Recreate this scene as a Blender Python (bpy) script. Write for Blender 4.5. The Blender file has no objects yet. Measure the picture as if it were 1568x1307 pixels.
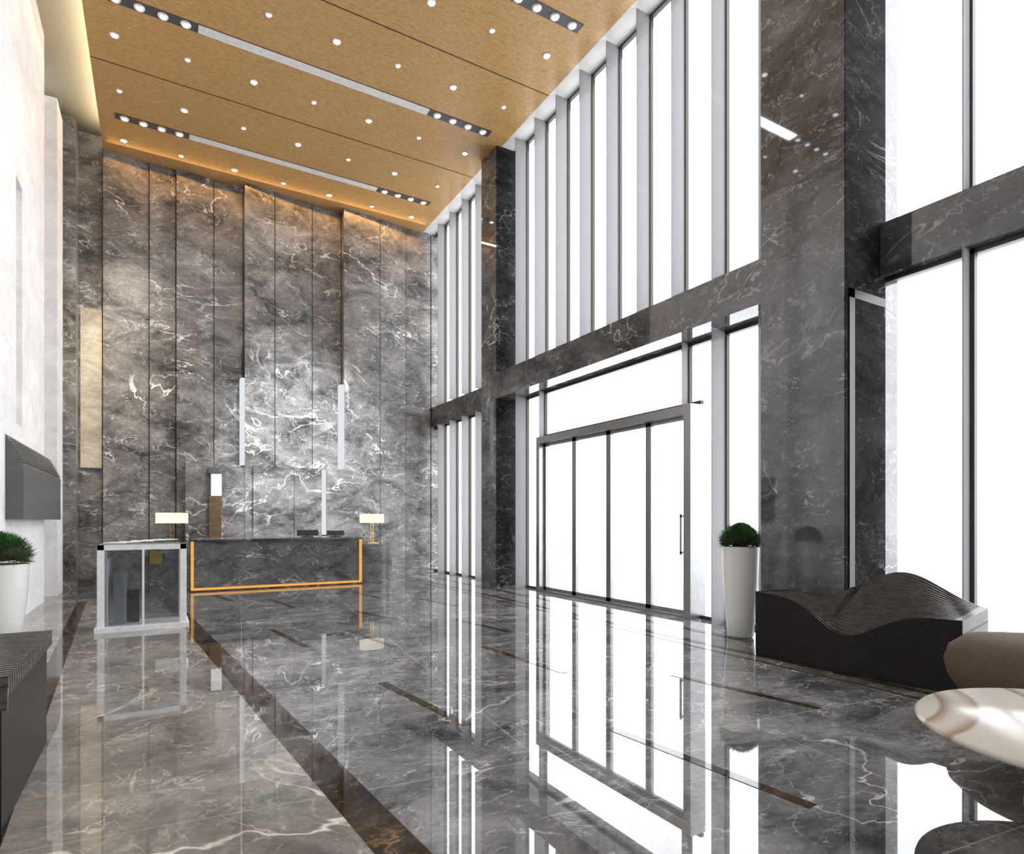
import bpy, math, random
from mathutils import Vector, Matrix
random.seed(4)
sc=bpy.context.scene
sc.view_settings.view_transform='Standard'
sc.view_settings.exposure=0.0
D=bpy.data

# ---------------------------------------------------------------- materials
def newmat(name):
    m=D.materials.new(name); m.use_nodes=True
    nt=m.node_tree; nt.nodes.clear()
    out=nt.nodes.new('ShaderNodeOutputMaterial')
    return m,nt,out
def N(nt,t,**kw):
    n=nt.nodes.new(t)
    for k,v in kw.items(): setattr(n,k,v)
    return n
def c4(c): return (c[0],c[1],c[2],1)
def principled(nt,out,rough=.5,ior=1.5,metal=0,coat=0):
    p=N(nt,'ShaderNodeBsdfPrincipled')
    p.inputs['Roughness'].default_value=rough
    p.inputs['IOR'].default_value=ior
    p.inputs['Metallic'].default_value=metal
    p.inputs['Coat Weight'].default_value=coat
    nt.links.new(p.outputs[0],out.inputs[0]); return p
def plain(name,col,rough=.5,metal=0,ior=1.5,nscale=12,namt=.08,coat=0):
    m,nt,out=newmat(name); p=principled(nt,out,rough,ior,metal,coat)
    tc=N(nt,'ShaderNodeTexCoord'); no=N(nt,'ShaderNodeTexNoise'); no.inputs['Scale'].default_value=nscale
    no.inputs['Detail'].default_value=5
    nt.links.new(tc.outputs['Object'],no.inputs['Vector'])
    r=N(nt,'ShaderNodeValToRGB')
    r.color_ramp.elements[0].position=.3; r.color_ramp.elements[1].position=.7
    r.color_ramp.elements[0].color=c4([x*(1-namt) for x in col]); r.color_ramp.elements[1].color=c4([min(1,x*(1+namt)) for x in col])
    nt.links.new(no.outputs[0],r.inputs[0]); nt.links.new(r.outputs[0],p.inputs['Base Color'])
    return m
def emis(name,col,s):
    m,nt,out=newmat(name); e=N(nt,'ShaderNodeEmission'); e.inputs[0].default_value=c4(col); e.inputs[1].default_value=s
    nt.links.new(e.outputs[0],out.inputs[0]); return m
def marble(name,cd,cl,cv,scale=1,rough=.05,ior=1.6,vein=1.0,width=.012,rot=(.4,.7,.5),stretch=(1,1,1.7),tile=None,tilecol=(.5,.5,.5),tilerot=0,tilemix=.35,fine=.3,spec=.5):
    m,nt,out=newmat(name); p=principled(nt,out,rough,ior); p.inputs['Specular IOR Level'].default_value=spec
    L=nt.links.new
    tc=N(nt,'ShaderNodeTexCoord'); mp=N(nt,'ShaderNodeMapping')
    mp.inputs['Rotation'].default_value=rot; mp.inputs['Scale'].default_value=[scale*s for s in stretch]
    L(tc.outputs['Object'],mp.inputs[0])
    def noise(s,d,ro,di,off=None):
        n=N(nt,'ShaderNodeTexNoise'); n.inputs['Scale'].default_value=s; n.inputs['Detail'].default_value=d
        n.inputs['Roughness'].default_value=ro; n.inputs['Distortion'].default_value=di
        if off:
            va=N(nt,'ShaderNodeVectorMath'); va.operation='ADD'; va.inputs[1].default_value=off
            L(mp.outputs[0],va.inputs[0]); L(va.outputs[0],n.inputs['Vector'])
        else: L(mp.outputs[0],n.inputs['Vector'])
        return n
    a=noise(.9,12,.74,.6)
    r=N(nt,'ShaderNodeValToRGB'); r.color_ramp.elements[0].position=.37; r.color_ramp.elements[1].position=.66
    r.color_ramp.elements[0].color=c4(cd); r.color_ramp.elements[1].color=c4(cl); L(a.outputs[0],r.inputs[0])
    g=noise(9,8,.8,1.5,(2,9,4)); gm=N(nt,'ShaderNodeMapRange'); gm.inputs[1].default_value=.3; gm.inputs[2].default_value=.7
    gm.inputs[3].default_value=1-fine; gm.inputs[4].default_value=1+fine; L(g.outputs[0],gm.inputs[0])
    vm=N(nt,'ShaderNodeVectorMath',operation='SCALE'); L(r.outputs[0],vm.inputs[0]); L(gm.outputs[0],vm.inputs['Scale'])
    def veins(s,w,off,di,amt):
        n=noise(s,5,.55,di,off)
        sb=N(nt,'ShaderNodeMath',operation='SUBTRACT'); sb.inputs[1].default_value=.5; L(n.outputs[0],sb.inputs[0])
        ab=N(nt,'ShaderNodeMath',operation='ABSOLUTE'); L(sb.outputs[0],ab.inputs[0])
        mr=N(nt,'ShaderNodeMapRange'); mr.inputs[1].default_value=0; mr.inputs[2].default_value=w; mr.inputs[3].default_value=amt; mr.inputs[4].default_value=0
        L(ab.outputs[0],mr.inputs[0])
        br=noise(s*1.3,3,.5,0,(off[0]+7,off[1],off[2]))
        m2=N(nt,'ShaderNodeMapRange'); m2.inputs[1].default_value=.44; m2.inputs[2].default_value=.66; L(br.outputs[0],m2.inputs[0])
        mu=N(nt,'ShaderNodeMath',operation='MULTIPLY'); L(mr.outputs[0],mu.inputs[0]); L(m2.outputs[0],mu.inputs[1]); return mu
    v1=veins(.45,width,(3,1,5),.7,1.0*vein); v2=veins(1.3,width*1.3,(11,4,2),.6,.6*vein)
    v3=veins(3.6,width*1.8,(1,14,6),.5,.4*vein)
    mx=N(nt,'ShaderNodeMath',operation='MAXIMUM'); L(v1.outputs[0],mx.inputs[0]); L(v2.outputs[0],mx.inputs[1])
    mx2=N(nt,'ShaderNodeMath',operation='MAXIMUM'); L(mx.outputs[0],mx2.inputs[0]); L(v3.outputs[0],mx2.inputs[1])
    mix=N(nt,'ShaderNodeMix',data_type='RGBA'); L(mx2.outputs[0],mix.inputs[0]); L(vm.outputs[0],mix.inputs[6]); mix.inputs[7].default_value=c4(cv)
    col=mix.outputs[2]
    if tile:
        m3=N(nt,'ShaderNodeMapping'); m3.inputs['Rotation'].default_value=(0,0,tilerot); L(tc.outputs['Object'],m3.inputs[0])
        b=N(nt,'ShaderNodeTexBrick'); b.offset=0; b.inputs['Scale'].default_value=1
        b.inputs['Brick Width'].default_value=tile[0]; b.inputs['Row Height'].default_value=tile[1]
        b.inputs['Mortar Size'].default_value=.004; b.inputs['Mortar Smooth'].default_value=0
        L(m3.outputs[0],b.inputs['Vector'])
        m4=N(nt,'ShaderNodeMix',data_type='RGBA'); 
        sc_=N(nt,'ShaderNodeMath',operation='MULTIPLY'); sc_.inputs[1].default_value=tilemix; L(b.outputs['Fac'],sc_.inputs[0])
        L(sc_.outputs[0],m4.inputs[0]); L(col,m4.inputs[6]); m4.inputs[7].default_value=c4(tilecol); col=m4.outputs[2]
    L(col,p.inputs['Base Color'])
    return m
def wood(name,c1,c2,rough=.4,sc3=(1,6,6),scale=4,coat=0,ior=1.5):
    m,nt,out=newmat(name); p=principled(nt,out,rough,ior,0,coat); L=nt.links.new
    tc=N(nt,'ShaderNodeTexCoord'); mp=N(nt,'ShaderNodeMapping'); mp.inputs['Scale'].default_value=sc3
    L(tc.outputs['Object'],mp.inputs[0]); n=N(nt,'ShaderNodeTexNoise'); n.inputs['Scale'].default_value=scale; n.inputs['Detail'].default_value=8; n.inputs['Roughness'].default_value=.78
    L(mp.outputs[0],n.inputs['Vector']); r=N(nt,'ShaderNodeValToRGB'); r.color_ramp.elements[0].position=.36; r.color_ramp.elements[1].position=.64
    r.color_ramp.elements[0].color=c4(c1); r.color_ramp.elements[1].color=c4(c2); L(n.outputs[0],r.inputs[0]); L(r.outputs[0],p.inputs['Base Color']); return m

M_floor=marble('floor_marble',(.035,.036,.039),(.24,.24,.243),(.9,.9,.89),1.4,.008,2.05,.7,.008,stretch=(1,1.5,1),tile=(1.6,1.6),tilecol=(.5,.5,.5),tilerot=.11,tilemix=.45)
M_floorL=marble('floor_marble_warm',(.12,.114,.102),(.34,.325,.295),(.88,.86,.8),1.2,.015,1.85,.75,.008,tile=(1.6,1.6),tilecol=(.5,.48,.44),tilerot=.11)
M_inlay=marble('inlay_brown_marble',(.012,.008,.006),(.05,.032,.02),(.6,.36,.12),2.5,.03,1.5,.5,.012)
M_back=marble('back_wall_marble',(.036,.035,.035),(.29,.28,.272),(.98,.98,.96),1.25,.28,1.45,.95,.009,rot=(.5,.9,.2))
M_col=marble('column_marble',(.03,.03,.033),(.115,.115,.12),(.8,.8,.8),1.3,.03,1.75,.7,.007)
M_colm=marble('column_marble_shaded',(.010,.010,.011),(.04,.04,.042),(.4,.4,.4),1.3,.12,1.1,.6,.007,spec=.06)  # column marble darkened, reflections cut, so the front faces look shaded
M_desk=marble('desk_marble',(.05,.054,.06),(.17,.175,.185),(.8,.8,.8),1.6,.06,1.6,.8,.009)
M_white=marble('white_wall_stone',(.66,.66,.668),(.84,.84,.838),(.52,.52,.53),1.4,.6,1.4,.4,.02,tile=(3.1,1.5),tilecol=(.45,.45,.45),tilemix=.5,fine=.08)
M_ceil=wood('ceiling_wood',(.33,.19,.064),(.59,.355,.135),.35,(4,14,4),3)
M_seam=plain('dark_seam',(.04,.024,.012),.6)
M_black=plain('black_slot',(.02,.02,.022),.4)
M_slot=plain('slot_dark_grey',(.07,.07,.075),.4)
M_plaster=plain('white_plaster',(.70,.70,.70),.7,namt=.02)
M_cream=plain('cream_cove',(.34,.31,.25),.7,namt=.02)
M_diff=plain('diffuser_metal',(.85,.85,.83),.5,0)
M_lamp=emis('lamp_lens',(1,.97,.92),7)
M_ring=plain('lamp_ring',(.8,.8,.8),.3,.3)
M_mull=plain('mullion_bronze',(.055,.045,.038),.35,.4)
M_steel=plain('door_steel',(.30,.30,.31),.25,.75)
M_amber=emis('amber_light_strip',(1,.50,.12),.9)
M_warm=emis('warm_light_strip',(1,.86,.6),16)
M_wstrip=emis('white_edge_sheen',(.93,.96,1),.85)  # faint glow painted for pale side reflections, not a lamp
M_pot=plain('white_ceramic',(.74,.74,.73),.25,namt=.02)
M_soil=plain('soil',(.03,.02,.012),.9)
M_leaf=plain('leaf_green',(.035,.12,.025),.6,nscale=9,namt=.6)
M_bench=wood('black_lacquer_wood',(.005,.004,.004),(.018,.014,.013),.35,(2,2,12),5,0,1.3)
M_slat=wood('bench_slat_edge',(.035,.030,.028),(.11,.095,.085),.25,(2,2,12),5,0,1.5)  # lighter colour stands in for highlights along the ribs
M_sofa=plain('taupe_fabric',(.105,.076,.060),.9,nscale=150,namt=.3,ior=1.2)
M_silver=plain('case_silver_frame',(.82,.83,.85),.3,.1)
M_brass=plain('brass',(.75,.5,.2),.25,.9)
M_shade=emis('lamp_shade_glow',(1,.93,.78),1.1)
M_brown=wood('walnut_wood',(.08,.055,.025),(.17,.12,.06),.4)
M_paper=plain('paper_white',(.85,.85,.83),.6)
M_dark=plain('dark_item',(.03,.033,.04),.4)
M_yellow=plain('brochure_yellow',(.45,.30,.05),.5)
M_screen=plain('grey_slab',(.10,.105,.112),.25)
M_greyb=plain('case_inner_grey',(.25,.255,.265),.5)
M_creamst=marble('cream_glow_stone',(.30,.27,.22),(.62,.56,.46),(.9,.88,.8),1.3,.3,1.4,.6,.01)  # cream colour stands in for a warm-lit niche, nothing shines from behind

def glassmat(name,gl=.04,tint=(1,1,1),rough=.01):
    m,nt,out=newmat(name); t=N(nt,'ShaderNodeBsdfTransparent'); t.inputs[0].default_value=c4(tint)
    g=N(nt,'ShaderNodeBsdfGlossy'); g.inputs['Roughness'].default_value=rough
    mx=N(nt,'ShaderNodeMixShader'); mx.inputs[0].default_value=gl
    nt.links.new(t.outputs[0],mx.inputs[1]); nt.links.new(g.outputs[0],mx.inputs[2])
    nt.links.new(mx.outputs[0],out.inputs[0]); return m
M_glass=glassmat('clear_glass',.03)
M_glass2=glassmat('case_glass',.10,(.86,.88,.9))
def finmat():
    m,nt,out=newmat('frosted_glass_fin'); t=N(nt,'ShaderNodeBsdfTransparent'); t.inputs[0].default_value=(.24,.24,.25,1)
    d=N(nt,'ShaderNodeBsdfDiffuse'); d.inputs[0].default_value=(.84,.84,.87,1)
    mx=N(nt,'ShaderNodeMixShader'); mx.inputs[0].default_value=.32
    nt.links.new(t.outputs[0],mx.inputs[1]); nt.links.new(d.outputs[0],mx.inputs[2]); nt.links.new(mx.outputs[0],out.inputs[0]); return m
M_fin=finmat()
def swirl():
    m,nt,out=newmat('table_swirl_marble'); p=principled(nt,out,.2,1.3); L=nt.links.new
    tc=N(nt,'ShaderNodeTexCoord'); w=N(nt,'ShaderNodeTexWave'); w.wave_type='RINGS'; w.rings_direction='Z'
    w.inputs['Scale'].default_value=.62; w.inputs['Distortion'].default_value=3.5; w.inputs['Detail'].default_value=1; w.inputs['Detail Scale'].default_value=.9
    mp=N(nt,'ShaderNodeMapping'); mp.inputs['Location'].default_value=(-3.35,-2.2,0)
    L(tc.outputs['Object'],mp.inputs[0]); L(mp.outputs[0],w.inputs['Vector'])
    r=N(nt,'ShaderNodeValToRGB'); e=r.color_ramp.elements
    for q in (.6,.74,.88): e.new(q)
    cols=[(.52,.50,.46,1),(.52,.50,.46,1),(.28,.21,.14,1),(.40,.34,.27,1),(.52,.50,.46,1)]
    for k in range(5): e[k].color=cols[k]
    L(w.outputs[0],r.inputs[0]); L(r.outputs[0],p.inputs['Base Color']); return m
M_table=swirl()

# ---------------------------------------------------------------- mesh builder
class B:
    def __init__(s,name): s.name=name; s.v=[]; s.f=[]; s.mi=[]; s.mats=[]; s.sm=[]
    def m(s,mat):
        if mat not in s.mats: s.mats.append(mat)
        return s.mats.index(mat)
    def poly(s,verts,faces,mat,smooth=False):
        o=len(s.v); s.v+= [tuple(v) for v in verts]; k=s.m(mat)
        for f in faces: s.f.append([o+i for i in f]); s.mi.append(k); s.sm.append(smooth)
        return s
    def box(s,x0,x1,y0,y1,z0,z1,mat,rotz=0,piv=None):
        vs=[Vector((x,y,z)) for z in (z0,z1) for y in (y0,y1) for x in (x0,x1)]
        if rotz:
            p=Vector(piv or ((x0+x1)/2,(y0+y1)/2,0)); R=Matrix.Rotation(rotz,4,'Z')
            vs=[R@(v-p)+p for v in vs]
        return s.poly(vs,[(0,2,3,1),(4,5,7,6),(0,1,5,4),(2,6,7,3),(0,4,6,2),(1,3,7,5)],mat)
    def lathe(s,cx,cy,prof,mat,n=48,sx=1,sy=1,caps=True,smooth=True):
        vs=[];fs=[]
        for (r,z) in prof:
            for i in range(n):
                a=2*math.pi*i/n; vs.append((cx+r*sx*math.cos(a),cy+r*sy*math.sin(a),z))
        for j in range(len(prof)-1):
            for i in range(n):
                fs.append((j*n+i,j*n+(i+1)%n,(j+1)*n+(i+1)%n,(j+1)*n+i))
        if caps:
            fs.append(tuple(range(n-1,-1,-1))); fs.append(tuple((len(prof)-1)*n+i for i in range(n)))
        return s.poly(vs,fs,mat,smooth)
    def prism(s,pts,z0,z1,mat):
        n=len(pts); vs=[(p[0],p[1],z0) for p in pts]+[(p[0],p[1],z1) for p in pts]
        fs=[tuple(range(n-1,-1,-1)),tuple(range(n,2*n))]+[(i,(i+1)%n,n+(i+1)%n,n+i) for i in range(n)]
        return s.poly(vs,fs,mat)
    def yprism(s,pts,y0,y1,mat):
        n=len(pts); vs=[(p[0],y0,p[1]) for p in pts]+[(p[0],y1,p[1]) for p in pts]
        fs=[tuple(range(n)),tuple(range(2*n-1,n-1,-1))]+[(i,n+i,n+(i+1)%n,(i+1)%n) for i in range(n)]
        return s.poly(vs,fs,mat)
    def done(s,bevel=0,parent=None):
        me=D.meshes.new(s.name); me.from_pydata(s.v,[],s.f); me.update()
        for m in s.mats: me.materials.append(m)
        for p,k,sm in zip(me.polygons,s.mi,s.sm): p.material_index=k; p.use_smooth=sm
        import bmesh
        bm=bmesh.new(); bm.from_mesh(me); bmesh.ops.recalc_face_normals(bm,faces=bm.faces); bm.to_mesh(me); bm.free()
        o=D.objects.new(s.name,me); sc.collection.objects.link(o)
        if bevel:
            b=o.modifiers.new('bevel','BEVEL'); b.width=bevel; b.segments=2; b.limit_method='ANGLE'
        if parent: o.parent=parent
        return o

CZ=9.36; YB=15.78; XR=6.7; YF=-4.0
# ---------------------------------------------------------------- floor
B('floor').box(-2.6,6.9,YF-.3,16.3,-.2,0,M_floor).done()
b=B('trim_floor_border')
b.prism([(-2.2,YF),(1.50,YF),(.18,12.9),(-1.40,12.9),(-1.5,9.9),(-2.2,9.3)],0,.0015,M_floorL); b.done()
b=B('trim_floor_inlay')
def strip(p,q,w,mat=M_inlay,z=.003):
    p=Vector(p);q=Vector(q);t=(q-p).normalized(); n=Vector((-t.y,t.x))*w/2
    b.prism([p-n,q-n,q+n,p+n],0,z,mat)
strip((.10,13.2),(1.37,YF),.20)
strip((-1.12,12.8),(-.28,YF),.14)
for p,q in [((4.047,4.04),(4.262,2.759)),((2.642,3.208),(2.774,1.83)),((3.133,6.0),(3.243,4.591)),((1.682,5.11),(1.835,3.756)),
            ((3.684,7.855),(3.827,6.653)),((1.275,8.357),(1.429,6.994)),((2.123,7.754),(2.287,6.493)),((2.673,9.388),(2.859,8.539)),
            ((1.749,11.46),(1.909,10.245)),((.947,12.59),(1.131,11.62)),((3.35,11.9),(3.5,10.7)),((4.1,10.3),(4.25,9.1))]:
    strip(p,q,.07)
strip((5.40,YB-.3),(5.40,YF),.09); strip((5.95,YB-.3),(5.95,4.7),.12)
strip((5.18,YB-.3),(5.18,YF),.03); 
b.done()
B('ground_outside').box(6.9,60,-40,60,-.25,-.05,plain('pale_paving',(.8,.8,.8),.6)).done()

# ---------------------------------------------------------------- back wall
b=B('wall_back')
b.box(-2.6,7.0,YB+.25,YB+.5,0,CZ+.6,M_back)
segs=[(-1.433,-.997,.0),(-.997,-.138,.10),(-.138,.385,.04),(.385,1.16,.10),(1.16,1.79,.0),(1.79,2.481,.26),(2.481,3.382,.15),(3.382,4.118,.04),
      (4.118,5.104,.26),(5.104,5.853,.15),(5.853,6.6,.02)]
for i,(x0,x1,p) in enumerate(segs):
    y0=YB-p; y1=YB-max(0,p-.10)
    b.prism([(x0,y0),(x1-.018,y1),(x1-.018,YB+.25),(x0,YB+.25)],0,CZ+(.3 if i in (0,) else -.002),M_back)
b.box(-1.433,6.6,YB+.06,YB+.25,0,9.3,M_black)
b.done()
b=B('trim_wall_slab')
for x0,x1,p,z1 in [(.554,1.146,.28,2.74),(1.146,1.965,.24,2.70),(1.965,2.894,.32,2.70),(2.894,3.56,.30,2.70),(3.66,4.58,.30,2.70)]:
    b.box(x0,x1-.012,YB-p,YB,0,z1,M_back)
b.done()
b=B('wall_edge_sheen')  # glowing edges imitate reflections on the panel sides
b.box(1.70,1.785,YB-.28,YB-.0,2.72,4.75,M_wstrip)
b.box(4.02,4.113,YB-.29,YB-.0,2.72,4.85,M_wstrip)
b.box(3.565,3.655,YB-.29,YB-.0,1.05,2.68,M_wstrip)
b.done()
b=B('wall_sculpture')
b.box(1.02,1.28,YB-.42,YB-.29,1.0,1.96,M_brown); b.box(1.06,1.28,YB-.43,YB-.29,1.96,2.47,M_paper); b.box(1.0,1.24,YB-.44,YB-.29,2.47,2.62,M_screen); b.done(.008)

# ---------------------------------------------------------------- left wall
b=B('wall_left')
b.box(-2.6,-2.2,YF-.3,9.7,0,CZ+.6,M_white)
b.box(-2.6,-1.685,9.7,10.75,0,CZ+.45,M_white)
b.box(-2.6,-1.80,10.75,11.2,2.75,6.2,M_white)
b.box(-2.6,-1.685,10.75,11.2,0,2.75,M_white); b.box(-2.6,-1.685,10.75,11.2,6.2,CZ+.45,M_white)
b.box(-2.6,-1.685,11.2,13.2,0,CZ+.45,M_white)
b.box(-2.6,-1.90,13.2,14.05,0,CZ+.45,M_white)
b.box(-2.6,-1.60,14.05,14.8,0,CZ-.1,M_white)
b.box(-2.6,-1.85,14.8,15.3,0,CZ+.3,M_white)
b.box(-2.6,-1.433,15.3,16.28,0,CZ+.3,M_back)
b.done()
b=B('wall_mounted_hood')
b.yprism([(-1.683,1.42),(-1.50,1.42),(-1.50,2.14),(-1.683,2.52)],10.05,13.6,M_screen)
for i in range(9):
    z=2.18+.035*i; x=-1.495-.175*(z-2.14)/.38
    b.box(x,x+.012,10.05,13.6,z,z+.015,M_steel)
b.done()
b=B('trim_cream_glow')
b.box(-1.40,-1.02,YB-.03,YB+.0,2.53,5.93,M_creamst); b.done()  # pale slab carries the warm glow of the niche in its colour
b=B('wall_front').box(-2.6,7.0,YF-.3,YF,0,CZ+.6,M_back).done()

# ---------------------------------------------------------------- ceiling
b=B('ceiling')
b.box(-.99,6.34,YF,YB-.0,CZ,CZ+.08,M_ceil)
b.box(-2.6,7.0,YF-.3,16.3,CZ+.45,CZ+.6,M_cream)
b.box(6.34,6.95,YF,YB,CZ+.02,CZ+.10,M_plaster)
for y in (12.65,9.5,6.25,3.05): b.box(-.99,6.34,y-.011,y+.011,CZ-.003,CZ,M_seam)
for y in (14.25,11.05,7.95,4.8):
    b.box(.56,4.58,y-.10,y+.10,CZ-.012,CZ,M_slot)
    for k in range(7): b.box(.58,4.56,y-.094+k*.0275,y-.094+k*.0275+.018,CZ-.018,CZ-.011,M_diff)
    for x0,x1 in ((-.71,.56),(4.58,5.92)):
        b.box(x0,x1,y-.10,y+.10,CZ-.010,CZ,M_slot)
        for k in range(4):
            x=x0+(x1-x0)*(k+.5)/4
            b.lathe(x,y,[(.072,CZ-.03),(.08,CZ-.01)],M_ring,20)
            b.lathe(x,y,[(.045,CZ-.034),(.045,CZ-.029)],M_lamp,20)
rows=[15.1,13.4,11.9,10.2,8.7,7.1,5.6,4.0,2.4]
for j,y in enumerate(rows):
    for i in range(7):
        x=-.6+i*1.06; r=.028 if (i+j)%2 else .045
        b.lathe(x,y,[(r+.022,CZ-.012),(r+.026,CZ)],M_ring,20)
        b.lathe(x,y,[(r,CZ-.02),(r,CZ-.011)],M_lamp,20)
b.done()
B('trim_cove_light').box(-.97,-.80,YF,YB-.3,CZ+.10,CZ+.13,M_warm).done()

# ---------------------------------------------------------------- right wall
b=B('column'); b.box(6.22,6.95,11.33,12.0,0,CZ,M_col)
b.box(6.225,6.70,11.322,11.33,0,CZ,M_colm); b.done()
b=B('column')
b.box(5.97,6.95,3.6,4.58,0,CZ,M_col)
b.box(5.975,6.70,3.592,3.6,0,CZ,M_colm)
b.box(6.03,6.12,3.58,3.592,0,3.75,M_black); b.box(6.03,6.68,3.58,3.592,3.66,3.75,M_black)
b.done()
b=B('wall_right_beam')
b.box(6.6,6.95,12.0,YB,3.985,4.53,M_col)
b.box(6.22,6.95,4.58,11.33,3.99,4.53,M_col)
b.box(6.6,6.95,YF,3.6,3.985,4.53,M_col)
b.box(6.6,7.0,YB-.02,YB+.3,0,CZ,M_back)
b.done()
wn=[0]
def window(y0,y1,z0,z1,ms,fin=.26,f0=True,thick=.028):
    wn[0]+=1; b=B('window_%d'%wn[0])
    b.box(6.70,6.76,y0,y1,z0,z0+.05,M_mull); b.box(6.70,6.76,y0,y1,z1-.05,z1,M_mull)
    for m in ms:
        b.box(6.70,6.76,m-thick,m+thick,z0,z1,M_mull)
        if fin: b.box(6.70-fin,6.70,m-.008,m+.008,z0,z1,M_fin)
    b.poly([(6.74,y0,z0),(6.74,y1,z0),(6.74,y1,z1),(6.74,y0,z1)],[(0,1,2,3)],M_glass)
    b.done()
m1=[15.08,14.34,13.6,12.86]; m2=[10.89,10.15,9.41,8.67,7.93,7.19,6.45,5.71,4.97]; m3=[2.82,1.9,.9,-.1,-1.1,-2.1,-3.1]
window(12.0,YB-.02,4.53,CZ,m1,.2); window(12.0,YB-.02,0,3.985,m1,.2)
window(4.58,11.33,4.53,CZ,m2)
window(10.26,11.33,0,3.985,[10.89]); window(4.58,6.14,0,3.985,[5.71,4.97]); window(6.14,10.26,3.07,3.985,[6.38,10.2],.12)
window(YF,3.6,4.53,CZ,m3,.12,thick=.03); window(YF,3.6,0,3.985,m3,.12,thick=.045)
b=B('door_1')
b.box(6.50,6.80,6.145,6.28,0,3.06,M_steel); b.box(6.54,6.80,10.14,10.255,0,3.06,M_steel); b.box(6.54,6.80,6.28,10.14,2.93,3.06,M_steel)
b.box(6.56,6.80,6.28,10.14,0,.03,M_steel)
ys=[6.28,7.17,8.15,9.14,10.14]
for k in range(4):
    a,c=ys[k],ys[k+1]
    for yy in (a,c-.06): b.box(6.66,6.72,yy,yy+.06,.03,2.93,M_steel)
    b.box(6.66,6.72,a,c,.03,.09,M_steel); b.box(6.66,6.72,a,c,2.87,2.93,M_steel)
    b.poly([(6.69,a,.09),(6.69,c,.09),(6.69,c,2.87),(6.69,a,2.87)],[(0,1,2,3)],M_glass)
b.box(6.60,6.62,6.42,6.45,.9,1.5,M_steel); b.box(6.60,6.68,6.42,6.45,.92,.95,M_steel); b.box(6.60,6.68,6.42,6.45,1.45,1.48,M_steel)
b.done()

# ---------------------------------------------------------------- reception desk
b=B('reception_desk')
b.box(.57,3.96,13.47,14.15,0,1.0,M_desk)
b.box(.57,3.96,13.40,14.2,1.0,1.045,M_desk)
b.box(.575,.625,13.41,13.47,.03,.99,M_amber); b.box(3.905,3.955,13.41,13.47,.03,.99,M_amber); b.box(.575,3.955,13.41,13.47,.03,.072,M_amber)
b.done(.004)
b=B('side_counter'); b.box(-.12,.56,13.45,14.2,0,.88,M_desk); b.done(.006)
b=B('side_counter'); b.box(3.97,4.66,13.45,14.2,0,.88,M_desk); b.done(.006)
for nm,x,w in (('computer_monitor',2.85,.45),('computer_monitor',3.45,.38)):
    b=B(nm); b.box(x-w/2,x+w/2,13.72,13.75,1.07,1.20 if x<3 else 1.18,M_dark); b.box(x-.03,x+.03,13.75,13.78,1.055,1.15,M_dark); b.box(x-.12,x+.12,13.68,13.84,1.047,1.06,M_dark); b.done(.003)
for x in (.26,4.30):
    b=B('table_lamp'); y=13.8
    b.box(x-.12,x+.12,y-.08,y+.08,.882,.90,M_brass)
    b.box(x-.035,x-.02,y-.01,y+.01,.90,1.38,M_brass); b.box(x+.02,x+.035,y-.01,y+.01,.90,1.38,M_brass)
    b.box(x-.03,x+.03,y-.012,y+.012,1.1,1.12,M_brass)
    b.lathe(x,y,[(.275,1.35),(.285,1.352),(.285,1.555),(.275,1.557)],M_shade,40,1,.6); b.done()

# ---------------------------------------------------------------- glass display case
b=B('display_case')
x0,x1,y0,y1,zt=-.64,.34,9.10,9.62,1.1; t=.075
for xx in (x0,x1-t):
    for yy in (y0,y1-t): b.box(xx,xx+t,yy,yy+t,.06,zt,M_silver)
b.box(x0-.03,x1+.03,y0-.03,y1+.03,0,.07,M_silver)
b.box(x0,x1,y0,y0+t,zt-.07,zt,M_silver); b.box(x0,x1,y1-t,y1,zt-.07,zt,M_silver)
b.box(x0,x0+t,y0+t,y1-t,zt-.07,zt,M_silver); b.box(x1-t,x1,y0+t,y1-t,zt-.07,zt,M_silver)
b.box(x0-.01,x1+.01,y0-.01,y1+.01,zt,zt+.012,M_glass2)
b.box((x0+x1)/2-.012,(x0+x1)/2+.012,y0+.005,y0+.03,.07,zt-.07,M_silver)
b.box(x0+t,x1-t,y0+.025,y0+.03,.07,zt-.07,M_glass2)
b.box(x0+t,x1-t,y1-.03,y1-.025,.07,zt-.07,M_glass2)
b.box(x1-.02,x1-.015,y0+t,y1-t,.07,zt-.07,M_glass2)
b.box(x0+.015,x0+.02,y0+t,y1-t,.07,zt-.07,M_glass2)
b.box(x0+.09,x0+.11,y0+.12,y0+.42,.07,.9,M_silver)
b.box(x0+.16,x0+.30,y0+.15,y0+.40,.07,.72,M_greyb)
b.box(x0+.30,x0+.44,y0+.30,y0+.40,.07,.5,M_dark)
b.box(x0+.56,x0+.70,y0+.3,y0+.32,.82,1.0,M_yellow)
b.done(.004)
b=B('open_brochures')
for k in range(5): b.box(-.55+.13*k,-.30+.13*k,9.2+.02*k,9.5,1.114+.008*k,1.122+.008*k,M_paper,rotz=.15*(k-2))
b.done()

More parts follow.
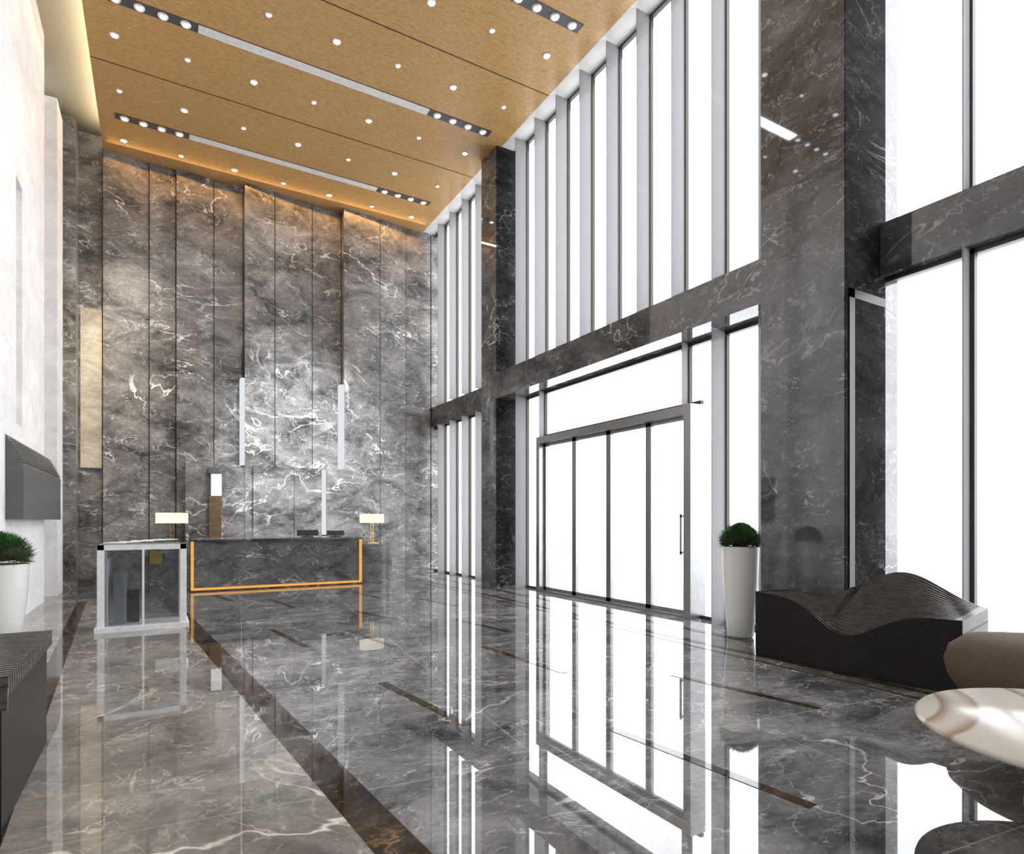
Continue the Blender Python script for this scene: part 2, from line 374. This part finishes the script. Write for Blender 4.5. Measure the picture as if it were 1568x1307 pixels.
# ---------------------------------------------------------------- planters
def planter(cx,cy,h,r,br,bz):
    b=B('potted_plant')
    b.lathe(cx,cy,[(r*.62,0),(r*.70,.02),(r*.82,h*.25),(r*.94,h*.6),(r,h-.02),(r,h),(r*.93,h),(r*.92,h-.04)],M_pot,48)
    b.lathe(cx,cy,[(r*.9,h-.05),(r*.9,h-.03)],M_soil,32)
    b.lathe(cx,cy,[(.02,bz-.02),(br*.7,bz),(br*.8,bz+.08),(br*.6,bz+.15),(.02,bz+.2)],M_soil,20)
    vs=[];fs=[]
    for k in range(6500):
        u=random.random()*2*math.pi; ph=random.uniform(-.25,1)*math.pi/2
        d=Vector((math.cos(ph)*math.cos(u),math.cos(ph)*math.sin(u),math.sin(ph)*.85))
        s=random.uniform(.55,.86); p=Vector((cx,cy,bz+.04))+d*br*s
        dd=(d+Vector((random.uniform(-.5,.5),random.uniform(-.5,.5),random.uniform(-.1,.7)))).normalized()
        sd=dd.cross(Vector((random.random()-.5,random.random()-.5,random.random()))).normalized()*.004
        L=random.uniform(.04,.085)
        o=len(vs); vs+=[p-sd,p+sd,p+dd*L]; fs.append((o,o+1,o+2))
    b.poly(vs,fs,M_leaf); b.done()
planter(6.09,4.96,1.09,.215,.255,1.11)
planter(-1.55,9.02,.90,.26,.33,.95)

# ---------------------------------------------------------------- slatted bench (right)
def lerp(a,b,t): return a+(b-a)*t
def sculpt():
    b=B('slatted_wave_bench')
    NS=20; NT=60
    def front(t): 
        p=Vector((5.42,4.22)).lerp(Vector((5.55,2.38)),t); p.x-=.07*math.sin(math.pi*t)**2; return p
    def back(t):
        p=Vector((5.90,4.22)).lerp(Vector((6.28,2.50)),t)
        if p.y>3.5: p.x=min(p.x,5.93)
        return p
    def top(t,u):
        edge=.66-.06*t
        g=math.exp(-((t-.52)/.20)**2); pk=math.exp(-((t-.64)/.24)**2)
        return edge-.27*g*(1-u)**1.2+.29*pk*u**1.3-.07*math.exp(-((t-.25)/.15)**2)*u*.7
    for s in range(NS):
        u=s/(NS-1); vs=[];fs=[]
        for k in range(NT+1):
            t=k/NT; p=front(t).lerp(back(t),u); z=top(t,u); hw=.006
            zb=.02 if s in (0,NS-1) else z-.16
            vs+=[(p.x-hw,p.y,zb),(p.x+hw,p.y,zb),(p.x+hw,p.y,z),(p.x-hw,p.y,z)]
        for k in range(NT):
            o=4*k
            for i in range(4): fs.append((o+i,o+(i+1)%4,o+4+(i+1)%4,o+4+i))
        fs.append((0,1,2,3)); fs.append((4*NT,4*NT+3,4*NT+2,4*NT+1))
        b.poly(vs,fs,M_slat if s else M_bench)
    vs=[];fs=[]
    NU=8
    for k in range(NT+1):
        t=k/NT
        for j in range(NU+1):
            u=j/NU; p=front(t).lerp(back(t),u); vs.append((p.x,p.y,top(t,u)-.10))
    W=NU+1; off=len(vs)
    for k in range(NT+1):
        t=k/NT
        for j in range(NU+1):
            u=j/NU; p=front(t).lerp(back(t),u); vs.append((p.x,p.y,0))
    for k in range(NT):
        for j in range(NU): fs.append((k*W+j,k*W+j+1,(k+1)*W+j+1,(k+1)*W+j))
        fs.append((k*W,(k+1)*W,off+(k+1)*W,off+k*W)); fs.append((k*W+NU,(k+1)*W+NU,off+(k+1)*W+NU,off+k*W+NU))
    for k in (0,NT):
        for j in range(NU): fs.append((k*W+j,k*W+j+1,off+k*W+j+1,off+k*W+j))
    b.poly(vs,fs,M_bench); 
    for t0,t1 in ((0,.03),(.97,1)):
        vs=[];fs=[]
        for t in (t0,t1):
            for j in range(NU+1):
                u=j/NU; p=front(t).lerp(back(t),u); vs.append((p.x,p.y,top(t,u)+.003))
            for j in range(NU+1):
                u=j/NU; p=front(t).lerp(back(t),u); vs.append((p.x,p.y,top(t,u)-.12))
        for j in range(NU):
            fs+= [(j,j+1,2*W+j+1,2*W+j),(j,j+1,W+j+1,W+j),(2*W+j,2*W+j+1,3*W+j+1,3*W+j)]
        b.poly(vs,fs,M_bench)
    b.done()
sculpt()
b=B('upholstered_chaise')
b.lathe(5.26,1.50,[(.60,.10),(.66,.12),(.76,.17),(.83,.28),(.85,.38),(.82,.48),(.72,.56),(.5,.59),(.02,.60)],M_sofa,64,.66,1.0)
b.lathe(5.26,1.50,[(.55,0),(.55,.11)],M_dark,48,.66,1.0); b.done()
b=B('coffee_table')
b.lathe(3.86,1.02,[(.73,.365),(.79,.38),(.795,.395),(.78,.41),(.02,.415)],M_table,72)
b.lathe(3.86,1.02,[(.34,0),(.34,.02),(.14,.05),(.12,.3),(.3,.365)],M_pot,48); b.done()
b=B('slatted_console_table')
b.box(-1.75,-.60,3.50,4.80,.0,.62,M_bench)
for i in range(26):
    y=3.47+i*.0515; b.box(-1.78,-.57,y,y+.028,.62,.71,M_slat)
b.box(-1.78,-.57,3.45,3.47,.56,.66,M_slat)
b.done(.002)

# ---------------------------------------------------------------- lights
def area(name,loc,rot,sx,sy,e,col=(1,1,1)):
    l=D.lights.new(name,'AREA'); l.shape='RECTANGLE'; l.size=sx; l.size_y=sy; l.energy=e; l.color=col
    o=D.objects.new(name,l); o.location=loc; o.rotation_euler=rot; sc.collection.objects.link(o); return o
def spot(name,loc,target,e,ang,col=(1,.93,.82),bl=1.0,rad=.12):
    l=D.lights.new(name,'SPOT'); l.energy=e; l.spot_size=math.radians(ang); l.spot_blend=bl; l.color=col; l.shadow_soft_size=rad
    o=D.objects.new(name,l); o.location=loc; o.rotation_euler=(Vector(target)-Vector(loc)).to_track_quat('-Z','Y').to_euler(); sc.collection.objects.link(o)
for i,(x,y,tx,tz,e,a) in enumerate([(-.3,13.4,-.5,4.8,1500,42),(2.6,11.9,2.7,3.4,2400,38),(3.7,11.9,3.4,2.4,3200,38),(2.1,11.9,2.9,1.6,2400,34),(4.2,11.9,4.2,1.6,1700,34)]):
    spot('back_wall_fill_spot',(x,y,CZ-.06),(tx,YB,tz),e,a,(1,.88,.68) if i<1 else (.94,.97,1))  # spots added to imitate bright zones and haze on the back wall
spot('cream_panel_fill_spot',(-.9,13.4,CZ-.08),(-1.2,YB,4.0),900,24,(1,.85,.6))  # extra spot added to warm the cream panel
for y,e in ((14.25,12),(11.05,70),(7.95,110),(4.8,120)):
    area('ceiling_fill_area',(2.57,y,CZ-.03),(0,0,0),4.0,.18,e,(1,.97,.93))  # added interior fill below the air diffusers, which are not lamps
area('amber_cove_lamp',(2.7,YB-.36,CZ-.03),(math.radians(-20),0,0),7.2,.05,105,(1,.5,.14))
w=D.worlds.new('overcast_sky'); sc.world=w; w.use_nodes=True
bg=w.node_tree.nodes['Background']; bg.inputs[0].default_value=(.94,.965,1,1); bg.inputs[1].default_value=5.0

cam=D.cameras.new('camera'); co=D.objects.new('camera',cam); sc.collection.objects.link(co); sc.camera=co
cam.sensor_width=36; cam.lens=36*932/1568; cam.shift_y=143.5/1568; cam.clip_start=.05
co.location=(0,0,1.4); co.rotation_euler=(math.radians(90),0,-math.radians(30.27))
